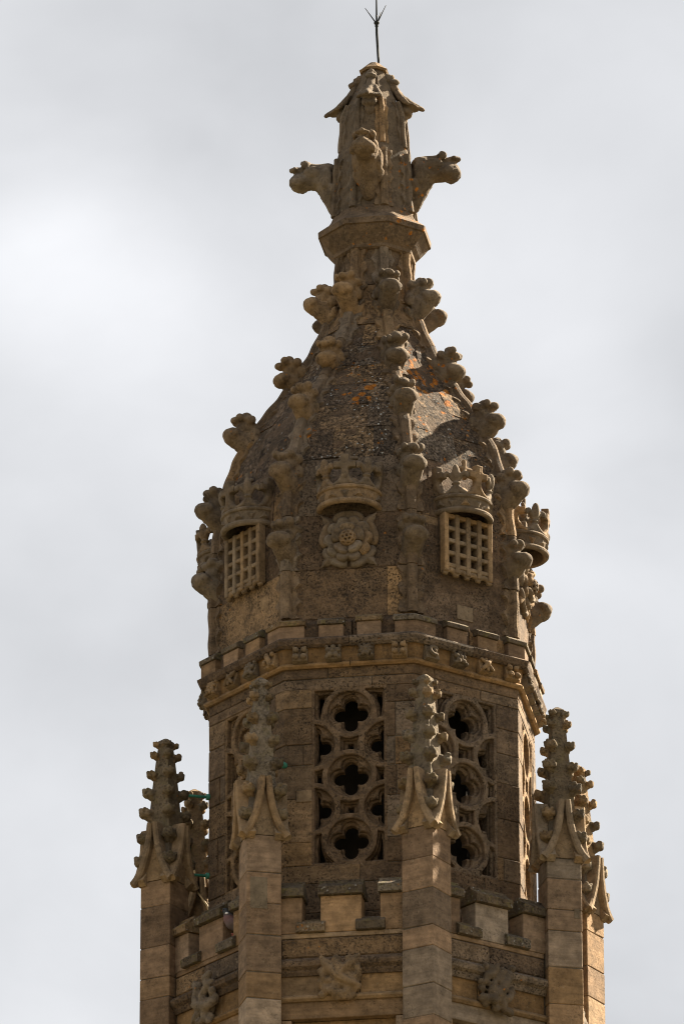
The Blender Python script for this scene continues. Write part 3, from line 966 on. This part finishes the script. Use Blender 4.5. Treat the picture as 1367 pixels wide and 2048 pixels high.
def make_crown(f, kind):
    base = frame(fang(f), DAP - .01, -.645)
    cr = obj('crown', CIRCLET, turret, base)
    for i, a in enumerate((-88, -44, 0, 44, 88)):
        main = (i % 2 == 0) == (kind == 0)
        t = rad(a)
        mt = base @ Matrix.Translation(((RX - .018) * math.sin(t), -(RY - .018) * math.cos(t), .185)) @ Matrix.Rotation(t, 4, 'Z') @ Matrix.Rotation(.06, 4, 'X') @ Matrix.Diagonal((1.14, 1.3, 1.0, 1))
        obj('cross' if main else 'fleur_de_lis', CROSS if main else FLEUR, cr, mt)
    for i, a in enumerate((-78, -52, -26, 0, 26, 52, 78)):
        t = rad(a)
        flip = (i % 2 == 0) if kind == 0 else (i % 2 == 1)
        mt = base @ Matrix.Translation(((RX + .014) * math.sin(t), -(RY + .014) * math.cos(t), .08)) @ Matrix.Rotation(t, 4, 'Z') @ Matrix.Rotation(0 if flip else math.pi, 4, 'Y')
        obj('jewel', DIAM, cr, mt)
    # bonnet behind the uprights and orb cross against the wall
    obj('orb_cross', ORB, cr, base @ Matrix.Translation((0, -.07, .50)) @ Matrix.Scale(.9, 4))
    bm = bmesh.new()
    bmesh.ops.create_uvsphere(bm, u_segments=16, v_segments=8, radius=1.0, matrix=Matrix.Diagonal((.20, .12, .22, 1)))
    for v in bm.verts:
        v.co.z = .17 + max(0, v.co.z)
    bmesh.ops.remove_doubles(bm, verts=bm.verts[:], dist=.0005)
    obj('bonnet', finish(bm, 'bonnet', 'emblem', True), cr, base)
    return cr

def petal(r0, r1, h0, lift, span=36.5, notch=.12):
    bm = bmesh.new()
    na, nr = 12, 7
    grid = []
    for i in range(na + 1):
        q = -1 + 2 * i / na
        a = rad(span) * q
        row = []
        R1 = r1 * (1 - notch * math.exp(-(q / .16) ** 2) - .10 * abs(q) ** 5)
        for jx in range(nr + 1):
            s = jx / nr
            r = r0 + (R1 - r0) * s
            h = h0 + lift * (s ** 1.6) - (lift * .9 * ((s - .82) / .18) ** 2 if s > .82 else 0) - .005 * math.cos(q * math.pi * 2) * s - .03 * abs(q) ** 4 * s
            row.append(bm.verts.new((r * math.sin(a), -h, r * math.cos(a))))
        grid.append(row)
    for i in range(na):
        for jx in range(nr):
            bm.faces.new((grid[i][jx], grid[i + 1][jx], grid[i + 1][jx + 1], grid[i][jx + 1]))
    edge = [grid[0][j_] for j_ in range(nr + 1)] + [grid[i][nr] for i in range(1, na + 1)] + [grid[na][j_] for j_ in range(nr - 1, -1, -1)] + [grid[i][0] for i in range(na - 1, 0, -1)]
    low = [bm.verts.new((v.co.x * .93, .02, v.co.z * .93)) for v in edge]
    for i in range(len(edge)):
        q = (i + 1) % len(edge)
        bm.faces.new((edge[i], edge[q], low[q], low[i]))
    bm.faces.new(low)
    return finish(bm, 'petal', 'emblem', True)
PET = [petal(.16, .35, .045, .055, 35, .0), petal(.10, .28, .080, .060, 36, .16), petal(.06, .19, .115, .065, 34, .0)]
bm = bmesh.new()
bmesh.ops.create_icosphere(bm, subdivisions=5, radius=1.0)
holes = [Vector((math.sin(t) * math.cos(a), -math.cos(t), math.sin(t) * math.sin(a))) for t, n, o_ in ((0, 1, 0), (.56, 6, .2), (1.08, 9, 0)) for a in [2 * math.pi * i / n + o_ for i in range(n)]]
for v in bm.verts:
    d = v.co.normalized()
    m_ = min((d - h).length for h in holes)
    k_ = max(0, 1 - (m_ / .165) ** 4)
    v.co = Vector((d.x * .098, d.y * .085, d.z * .098)) * (1 - .5 * k_)
BOSSR = finish(bm, 'seed_boss', 'emblem', True)
P = ell(0, 0, .06, .055, .035, .085) + chain([(0, -.02, -.04, .025), (0, -.03, .08, .02), (0, -.005, .17, .012)]) + ell(-.035, 0, .02, .035, .03, .05) + ell(.035, 0, .02, .035, .03, .05)
LEAF = sculpt('leaf', P, 'emblem', .011, 1, .6, .004)
def make_rose(f):
    base = frame(fang(f), DAP + .01, -1.035)
    bm = bmesh.new()
    bmesh.ops.create_cone(bm, cap_ends=True, segments=24, radius1=.27, radius2=.20, depth=.1, matrix=Matrix.Translation((0, -.02, 0)) @ Matrix.Rotation(math.pi / 2, 4, 'X'))
    ro = obj('rose', finish(bm, 'rose', 'emblem', True), turret, base)
    for w, o_ in ((0, 36), (1, 0), (2, 36)):
        for i in range(5):
            # wear and hand carving: no two petals quite alike
            mt = base @ Matrix.Rotation(rad(o_ + 72 * i + (180 if w == 0 else 0) * 0 + random.uniform(-3, 3)), 4, 'Y') @ Matrix.Rotation(random.uniform(-.05, .05), 4, 'X') @ Matrix.Scale(random.uniform(.96, 1.03), 4)
            obj('petal', PET[w], ro, mt @ Matrix.Rotation(math.pi, 4, 'Y'))
    obj('seed_boss', BOSSR, ro, base @ Matrix.Translation((0, -.125, 0)))
    for a in (45, 135, 225, 315):
        obj('leaf', LEAF, ro, base @ Matrix.Rotation(rad(a), 4, 'Y') @ Matrix.Translation((0, -.03, .27)))
    return ro

VB = box_mesh('bar', .060, .10, .71, 'pale', .009)
HB = box_mesh('bar', .64, .085, .048, 'pale', .008)
def make_portcullis(f):
    base = frame(fang(f), DAP + .055, -1.02)
    bm = bmesh.new()
    box_bm(bm, .655, .08, .69, (0, .065, .01))
    bmesh.ops.bevel(bm, geom=bm.edges[:], offset=.008, segments=1, affect='EDGES')
    po = obj('portcullis', finish(bm, 'portcullis', 'drum'), turret, base)
    for i in range(5):
        obj('bar', VB, po, base @ Matrix.Translation((-.305 + .1525 * i, -.035, .0)))
    for i in range(5):
        obj('bar', HB, po, base @ Matrix.Translation((0, -.030, .325 - .148 * i)))
    bm = bmesh.new()
    for i in range(4):
        cx = -.229 + .1525 * i
        pts = [(cx + .08 * math.cos(a), -.035, -.385 + .075 * math.sin(a)) for a in [math.pi * q / 8 for q in range(9)]]
        tube_bm(bm, pts, .034, 8)
    obj('scalloped_foot', finish(bm, 'scalloped_foot', 'pale', True), po, base)
    return po
for f in range(8):
    kind = f % 2
    make_crown(f, 0)
    if kind == 0:
        make_rose(f)
    else:
        make_portcullis(f)

# ---- collar and finial
SX = (.045, 0, 0)
bm = bmesh.new()
FP = [(3.6, .485), (3.8, .47), (4.2, .455), (4.42, .44), (4.46, .405), (4.95, .37), (5.1, .31), (5.25, .235), (5.42, .17), (5.55, .13), (5.66, .06), (5.9, .05)]
add_sweep(bm, ALLV, [(C22 * prof(z, FP), z) for z in (3.6, 3.8, 4.0, 4.2, 4.4, 4.6, 4.8, 4.95, 5.08, 5.2, 5.31, 5.42, 5.5, 5.55, 5.61, 5.66)] + [(.01, 5.67), (.01, 3.6)], closed=True, off=SX)
finial = obj('finial', finish(bm, 'finial', 'carved'), turret)
COL = [(.30, 3.10), (.425, 3.11), (.452, 3.125), (.455, 3.165), (.50, 3.215), (.555, 3.285), (.592, 3.335), (.595, 3.352), (.622, 3.358), (.626, 3.425), (.60, 3.448), (.51, 3.525), (.485, 3.565), (.45, 3.66), (.30, 3.67)]
bm = bmesh.new()
add_sweep(bm, ALLV, COL, closed=True, off=SX)
es = [e for e in bm.edges if abs(e.verts[0].co.z - e.verts[1].co.z) > .01]
bmesh.ops.bevel(bm, geom=es, offset=.012, segments=1, affect='EDGES')
obj('collar', finish(bm, 'collar', 'rib'), finial)
for k in range(8):
    rib_piece(k, 3.64, 4.38, FP, finial, lambda z: .045, .10, .17, .022, .035, 'carved', 'wavy_fillet')
    rib_piece(k, 4.47, 5.08, FP, finial, lambda z: .045, .075, .21, .012, .03, 'carved', 'wavy_fillet')
P = chain([(0, .03, -.46, .08), (0, .0, -.32, .12), (0, -.04, -.18, .15), (0, -.10, -.06, .155), (0, -.20, -.01, .135), (0, -.32, -.02, .125), (0, -.42, -.03, .115)])
P += ell(0, -.43, -.05, .155, .11, .105, (-.15, 0, 0)) + ell(0, -.08, .08, .15, .12, .10) + chain([(0, -.12, .12, .07), (0, -.24, .12, .07), (0, -.31, .15, .062)])
P += ell(0, -.31, .165, .11, .055, .05) + chain([(0, -.36, .11, .05), (0, -.45, .125, .045), (0, -.51, .125, .036)]) + ell(0, -.47, .125, .10, .045, .036)
for sgn in (-1, 1):
    P += ell(sgn * .10, -.34, .15, .045, .055, .055) + ell(sgn * .13, -.08, -.06, .06, .08, .15) + ell(sgn * .12, -.0, -.25, .055, .07, .12, (0, sgn * .5, 0))
    P += ell(sgn * .115, -.24, .04, .045, .11, .075) + ell(sgn * .12, -.40, -.06, .05, .08, .07)
ARM = sculpt('arm', P, 'carved', .014, 1, .55, .008)
P = chain([(0, .175, .42, .05), (0, .135, .28, .055), (0, .065, .165, .058), (0, -.045, .075, .050), (0, -.13, .025, .040), (0, -.20, -.005, .026)])
P += ell(0, -.05, .035, .13, .115, .030, (.32, 0, 0)) + ell(0, -.0, -.03, .10, .09, .06, (.5, 0, 0)) + ell(0, .04, -.11, .07, .07, .09)
for sgn in (-1, 1):
    P += chain([(sgn * .05, .09, .20, .04), (sgn * .10, .02, .09, .04), (sgn * .13, -.03, .03, .032)])
LEAF2 = sculpt('drooping_leaf', P, 'carved', .013, 1, .55, .008)
P = ell(0, -.03, 0, .075, .06, .045) + ell(0, .05, .06, .06, .07, .08) + ell(0, .05, -.07, .05, .05, .06)
KNOB = sculpt('knob', P, 'carved', .014, 1, .6, .01)
for q in range(4):
    t = fang(0) + q * math.pi / 2
    obj('arm', ARM, finial, frame(t, .47, 4.235, SX) @ Matrix.Scale(random.uniform(.97, 1.02), 4))
    obj('drooping_leaf', LEAF2, finial, frame(t, .375, 5.04, SX) @ Matrix.Scale(random.uniform(.96, 1.03), 4))
    obj('knob', KNOB, finial, frame(t, .22, 5.40, SX))
bm = bmesh.new()
add_sweep(bm, ALLV, [(.02, 5.54), (.15, 5.54), (.165, 5.565), (.125, 5.60), (.06, 5.665), (.02, 5.67)], closed=True, off=SX)
obj('cap', finish(bm, 'cap', 'carved'), finial)

# ------------------------------------------------------------------ pinnacles
def pcrocket(v):
    r = random.Random(40 + v)
    j = lambda s: r.uniform(-s, s)
    P = chain([(0, .03, -.07, .028), (0, -.01, -.03, .04), (0, -.045, .0, .045)]) + ell(0, -.065, .0, .058, .045, .045)
    P += ell(0, -.085, .035 + j(.008), .022, .025, .022)
    for s in (-1, 1):
        P += ell(s * .045, -.055, .038 + j(.01), .022, .03, .022) + ell(s * .05, -.03, .0, .022, .03, .035)
    P += ell(0, .0, .02, .04, .05, .035)
    return sculpt('crocket', P, 'spire', .0095, 1, .55, .006)
PC = [pcrocket(i) for i in range(3)]
HOODP = [(.245, -4.715), (.225, -4.69), (.19, -4.645), (.155, -4.58), (.118, -4.49), (.085, -4.39), (.060, -4.28), (.046, -4.17), (.036, -4.06), (.030, -4.035)]
def hood_mesh():
    bm = bmesh.new()
    HW2 = .195
    for s in (-1, 1):
        prev = None
        for i, (u, z) in enumerate(HOODP):
            a = Vector(HOODP[max(0, i - 1)])
            b = Vector(HOODP[min(len(HOODP) - 1, i + 1)])
            d = (b - a).normalized()
            n = Vector((d.y, -d.x))                      # away from the middle of the face
            if n.x < 0:
                n = -n
            w = .032 + .012 * (1 - i / 9)
            q = i / 9
            fr = .095 - .02 * min(1, q * 3) + .02 * q
            bk = -.085 - .02 * q
            ring = []
            for (nn, dd) in ((w, bk), (w, fr - .015), (w * .5, fr), (-w * .5, fr), (-w, fr - .02), (-w, bk)):
                x = u + n.x * nn
                ring.append(bm.verts.new((s * max(x, .0005), -(HW2 + dd), z + n.y * nn)))
            if prev:
                for jx in range(6):
                    k2 = (jx + 1) % 6
                    bm.faces.new((prev[jx], prev[k2], ring[k2], ring[jx]))
            else:
                bm.faces.new(ring)
            prev = ring
        bm.faces.new(prev[::-1])
    return finish(bm, 'gable_hood', 'pale')
HOOD = hood_mesh()
bm = bmesh.new()
tp = [(-.195, -4.69)] + [(-u + .01, z) for u, z in HOODP[2:8]] + [(u - .01, z) for u, z in HOODP[2:8][::-1]] + [(.195, -4.69)]
fr_ = [bm.verts.new((x, -.199, z)) for x, z in tp]
bk_ = [bm.verts.new((x, -.05, z)) for x, z in tp]
bm.faces.new(fr_)
bm.faces.new(bk_[::-1])
for i in range(len(tp)):
    q = (i + 1) % len(tp)
    bm.faces.new((fr_[i], fr_[q], bk_[q], bk_[i]))
TYMP = finish(bm, 'tympanum', 'pale')
def sq_rings(bm, rings):
    prev = None
    for z, h in rings:
        ring = [bm.verts.new((h * math.sin(math.pi / 2 * i), -h * math.cos(math.pi / 2 * i), z)) for i in range(4)]
        if prev:
            for jx in range(4):
                q = (jx + 1) % 4
                bm.faces.new((prev[jx], prev[q], ring[q], ring[jx]))
        else:
            bm.faces.new(ring[::-1])
        prev = ring
    bm.faces.new(prev)
PR = 2.386
pin_dz = {0: 0.0, 7: .075, 6: -.10, 1: .01, 2: -.02, 5: -.05, 3: 0, 4: 0}
pin = {}
for k in range(8):
    base = frame(vang(k), PR, 0)
    H = pin_dz[k]
    def zt(z):
        return z if z < -4.05 else -4.05 + (z + 4.05) * (1 + H / 1.2)
    bm = bmesh.new()
    sq_rings(bm, [(-7.6, .262), (-4.68, .262), (-4.66, .25), (-4.40, .228), (-4.10, .20)])
    pn = obj('pinnacle', finish(bm, 'pinnacle', 'mortar'), turret, base)
    pin[k] = pn
    bm = bmesh.new()
    sq_rings(bm, [(zt(z), h) for z, h in [(-4.6, .235), (-4.2, .21), (-4.04, .20), (-3.55, .152), (-3.12, .106), (-2.99, .094), (-2.95, .115), (-2.91, .10), (-2.87, .035)]])
    bmesh.ops.bevel(bm, geom=[e for e in bm.edges if abs(e.verts[0].co.z - e.verts[1].co.z) > .02], offset=.012, segments=1, affect='EDGES')
    obj('spire', finish(bm, 'spire', 'spire'), pn, base)
    for i in range(4):
        mt = base @ Matrix.Rotation(math.pi / 4 + i * math.pi / 2, 4, 'Z')
        obj('gable_hood', HOOD, pn, mt)
        obj('tympanum', TYMP, pn, mt)
        me = base @ Matrix.Rotation(i * math.pi / 2, 4, 'Z')
        for lv, (z, h, s) in enumerate([(-4.46, .225, 1.3), (-4.17, .205, 1.25), (-3.86, .178, 1.2), (-3.60, .152, 1.15), (-3.35, .128, 1.05), (-3.10, .104, .85), (-2.965, .092, .65)]):
            obj('crocket', PC[(k + i + lv) % 3], pn, me @ Matrix.Translation((0, -h + .012, zt(z) + random.uniform(-.01, .01))) @ Matrix.Rotation(random.uniform(-.15, .15), 4, 'Z') @ Matrix.Scale(s * random.uniform(.92, 1.08), 4))
    # shaft blocks
    z = -4.695
    while z > -7.55:
        h = random.choice((.24, .30, .36, .42, .47))
        z0 = max(z - h, -7.58)
        bm = bmesh.new()
        vs = box_bm(bm, .39 + random.uniform(-.005, .005), .39 + random.uniform(-.005, .005), z - z0 - .006, (0, 0, (z + z0) / 2))
        for v in vs:
            v.co.z += random.uniform(-.006, .006)
        bmesh.ops.bevel(bm, geom=bm.edges[:], offset=.007, segments=1, affect='EDGES')
        obj('stone', finish(bm, 'stone', 'shaft'), pn, base @ Matrix.Rotation(math.pi / 4, 4, 'Z'))
        z = z0
    bm = bmesh.new()
    sq_rings(bm, [(GROUND, .29), (-7.57, .285)])
    obj('buttress', finish(bm, 'buttress', 'shaft'), pn, base)

# ------------------------------------------------------------------ metal stays, rod and cable
def stay(k, ra, rb, z, label, extra=None):
    bm = bmesh.new()
    d = dth(vang(k))
    tube_bm(bm, [d * ra + Vector((0, 0, z)), d * rb + Vector((0, 0, z))], .017, 8)
    o_ = obj('copper_stay', finish(bm, 'copper_stay', 'copper', True))
    tag(o_, label, 'metal rod', 'green copper stays tying pinnacles to the lantern')
    bm = bmesh.new()
    tube_bm(bm, [d * (rb + .035) + Vector((0, 0, z)), d * (rb - .01) + Vector((0, 0, z))], .035, 10)
    obj('wall_socket', finish(bm, 'wall_socket', 'copper', True), o_)
    return o_
stay(6, 2.30, 1.885, -3.615, 'upper green copper stay between leftmost pinnacle spire and lantern corner')
stay(6, 2.30, 1.885, -4.545, 'lower green copper stay just above the battlement beside leftmost pinnacle')
stay(7, 2.30, 1.885, -3.665, 'short green copper stay half hidden behind second pinnacle from the left')
s5 = stay(5, 2.38, 1.885, -3.60, 'green copper stay from the rear left pinnacle, with a bent drop pipe')
d5 = dth(vang(5))
tg5 = tth(vang(5))
bm = bmesh.new()
q0 = d5 * 2.40 + tg5 * (-.17) * -1
tube_bm(bm, [d5 * 2.36 - tg5 * -.13 + Vector((0, 0, -3.60)), d5 * 2.37 - tg5 * -.14 + Vector((0, 0, -3.75)), d5 * 2.35 - tg5 * -.15 + Vector((0, 0, -3.92))], .02, 8)
obj('drop_pipe', finish(bm, 'drop_pipe', 'copper', True), s5)
cb = tube('conductor_cable', [d5 * r + tg5 * .16 + Vector((0, 0, z)) for r, z in ((2.30, -3.93), (2.275, -3.97), (2.27, -4.18), (2.23, -4.24), (2.18, -4.30), (2.1, -4.42), (2.02, -4.7), (1.98, -5.2), (1.96, -5.72))], .012, 'wire')
tag(cb, 'thin pale cable bending down from the rear left pinnacle to the gutter', 'cable')

rodx = .045
rod = tube('lightning_rod', [(rodx + .052, 0, 5.62), (rodx + .056, 0, 5.70), (rodx + .045, 0, 5.9), (rodx + .036, 0, 6.08), (rodx + .035, 0, 6.22), (rodx + .035, 0, 6.30)], [.020, .016, .0155, .0155, .014, .014], 'iron')
tag(rod, 'thin dark lightning rod with splayed spikes on top of the finial', 'lightning rod')
tube('spike', [(rodx + .035, 0, 6.22), (rodx + .033, 0, 6.85)], [.011, .006], 'iron', rod)
tube('spike', [(rodx + .03, 0, 6.20), (rodx - .10, -.03, 6.385)], [.009, .004], 'iron', rod)
tube('spike', [(rodx + .04, 0, 6.20), (rodx + .145, -.03, 6.42)], [.009, .004], 'iron', rod)
tube('spike', [(rodx + .04, 0, 6.20), (rodx + .085, .11, 6.40)], [.008, .004], 'iron', rod)
bm = bmesh.new()
bmesh.ops.create_icosphere(bm, subdivisions=2, radius=.034, matrix=Matrix.Translation((rodx + .035, 0, 6.205)) @ Matrix.Diagonal((1, 1, .8, 1)))
bmesh.ops.create_icosphere(bm, subdivisions=2, radius=.022, matrix=Matrix.Translation((rodx + .035, 0, 6.165)))
obj('knuckle', finish(bm, 'knuckle', 'iron', True), rod)

# ------------------------------------------------------------------ pigeon
pm = bpy.data.materials.new('pigeon_feathers')
pm.use_nodes = True
nt = pm.node_tree
bs = nt.nodes['Principled BSDF']
bs.inputs['Roughness'].default_value = 0.75
tcn = nt.nodes.new('ShaderNodeTexCoord')
sep = nt.nodes.new('ShaderNodeSeparateXYZ')
nt.links.new(tcn.outputs['Object'], sep.inputs[0])
ns = nt.nodes.new('ShaderNodeTexNoise')
ns.inputs['Scale'].default_value = 60
nt.links.new(tcn.outputs['Object'], ns.inputs['Vector'])
ad = nt.nodes.new('ShaderNodeMath')
ad.operation = 'MULTIPLY_ADD'
ad.inputs[1].default_value = .02
nt.links.new(ns.outputs['Fac'], ad.inputs[0])
nt.links.new(sep.outputs['Z'], ad.inputs[2])
rp = nt.nodes.new('ShaderNodeValToRGB')
mrn = nt.nodes.new('ShaderNodeMapRange')
mrn.inputs[1].default_value = 0
mrn.inputs[2].default_value = .36
nt.links.new(ad.outputs[0], mrn.inputs[0])
nt.links.new(mrn.outputs[0], rp.inputs['Fac'])
e = rp.color_ramp.elements
e[0].position, e[0].color = 0, (.06, .06, .065, 1)
e[1].position, e[1].color = 1, (.022, .026, .034, 1)
for p_, c_ in ((.35, (.08, .055, .055, 1)), (.62, (.13, .06, .055, 1)), (.76, (.04, .042, .045, 1))):
    x = e.new(p_)
    x.color = c_
nt.links.new(rp.outputs['Color'], bs.inputs['Base Color'])
M['pigeon'] = pm
M['beak'] = plain_mat('beak_orange', (.5, .10, .03), (.6, .16, .05), 20, .5)
M['whitef'] = plain_mat('white_feather', (.6, .6, .6), (.7, .7, .7), 20, .7)
M['dark_eye'] = plain_mat('eye', (.01, .01, .01), (.02, .02, .015), 20, .2)
M['legs'] = plain_mat('pink_leg', (.35, .10, .08), (.4, .13, .1), 20, .6)
# faces local -x, standing at the origin
P = chain([(.03, 0, .12, .075), (-.02, 0, .15, .085), (-.06, 0, .20, .072), (-.085, 0, .255, .045), (-.10, 0, .30, .036)]) + chain([(.03, 0, .12, .08), (.10, 0, .105, .065), (.17, 0, .09, .04)])
P += ell(-.11, 0, .312, .040, .033, .034) + ell(.26, 0, .075, .11, .035, .014, (0, .15, 0))
PIG = sculpt('pigeon', P, 'pigeon', .008, 3, .6)
pf = frame(fang(7), 2.12, -5.592) @ Matrix.Translation((.305, 0, 0)) @ Matrix.Rotation(rad(48), 4, 'Z') @ Matrix.Scale(.92, 4)
pig = obj('pigeon', PIG, None, pf)
tag(pig, 'grey wood pigeon with white neck patch and orange beak in the left embrasure', 'pigeon')
bm = bmesh.new()
bmesh.ops.create_cone(bm, cap_ends=True, segments=8, radius1=.013, radius2=.003, depth=.045, matrix=Matrix.Translation((-.162, 0, .305)) @ Matrix.Rotation(-math.pi / 2 - .15, 4, 'Y'))
obj('beak', finish(bm, 'beak', 'beak', True), pig, pf)
for s in (-1, 1):
    bm = bmesh.new()
    bmesh.ops.create_icosphere(bm, subdivisions=2, radius=.0065, matrix=Matrix.Translation((-.122, s * .031, .318)))
    obj('eye', finish(bm, 'eye', 'dark_eye', True), pig, pf)
    bm = bmesh.new()
    bmesh.ops.create_icosphere(bm, subdivisions=2, radius=1, matrix=Matrix.Translation((-.083, s * .040, .262)) @ Matrix.Diagonal((.022, .012, .018, 1)))
    obj('neck_patch', finish(bm, 'neck_patch', 'whitef', True), pig, pf)
    bm = bmesh.new()
    bmesh.ops.create_icosphere(bm, subdivisions=3, radius=1, matrix=Matrix.Translation((.08, s * .070, .135)) @ Matrix.Rotation(.18, 4, 'Y') @ Matrix.Diagonal((.15, .022, .058, 1)))
    obj('wing', finish(bm, 'wing', 'pigeon', True), pig, pf)
    bm = bmesh.new()
    tube_bm(bm, [(.02, s * .03, .08), (.015, s * .03, .035), (.01, s * .03, .006)], .008, 6)
    for tx, ty in ((-.04, 0), (-.03, .02), (-.03, -.02), (.025, 0)):
        tube_bm(bm, [(.01, s * .03, .007), (.01 + tx, s * .03 + ty, .004)], .005, 5)
    obj('leg', finish(bm, 'leg', 'legs', True), pig, pf)

# ------------------------------------------------------------------ dry straw caught between the two right-hand shafts
bm = bmesh.new()
rs = random.Random(3)
d2, t2 = dth(vang(2)), tth(vang(2))
for i in range(46):
    z = rs.choice((-5.25, -5.5, -5.85, -5.9, -5.95, -6.0))
    p = d2 * (2.18 + rs.uniform(-.06, .05)) + t2 * rs.uniform(-.22, -.10) + Vector((0, 0, z + rs.uniform(-.05, .05)))
    v = Vector((rs.uniform(-1, 1), rs.uniform(-1, .2), rs.uniform(-1, .8))).normalized() * rs.uniform(.06, .16)
    mid = p + v * .5 + Vector((0, 0, .03))
    tube_bm(bm, [p, mid, p + v], .0045, 4)
nest = obj('nest_straw', finish(bm, 'nest_straw', 'straw'), None, None, None, 'stuff')
tag(nest, 'wisps of dry nest straw caught beside the right pinnacle shaft', 'straw')

# ------------------------------------------------------------------ later repairs: small let-in pieces of stone
def patch(name, mw, w, h, mat, parent):
    obj(name, box_mesh(name, w, .03, h, mat, .003), parent, mw)
patch('repair_stone', frame(fang(0), LAP + .0, -4.04) @ Matrix.Translation((-.50, 0, 0)), .17, .135, 'pale', lantern)
patch('repair_stone', frame(fang(7), DAP + .015, -1.60) @ Matrix.Translation((.30, 0, 0)), .16, .15, 'pale', dome)
patch('repair_stone', frame(fang(1), DAP + .012, -1.78) @ Matrix.Translation((.02, 0, 0)), .22, .17, 'pale', dome)
M['patch'] = stone_mat('grey_mortar_patch', (0.125, 0.098, 0.068), (0.145, 0.112, 0.075), pits=0.4, band=0.0, bump=0.2, var=0.05, grey=0)
patch('mortar_patch', frame(vang(1), PR, -5.33) @ Matrix.Rotation(-math.pi / 4, 4, 'Z') @ Matrix.Translation((.135, -.187, 0)), .06, .11, 'patch', pin[1])
patch('mortar_patch', frame(vang(7), PR, -5.36) @ Matrix.Rotation(math.pi / 4, 4, 'Z') @ Matrix.Translation((-.06, -.186, 0)), .19, .36, 'patch', pin[7])
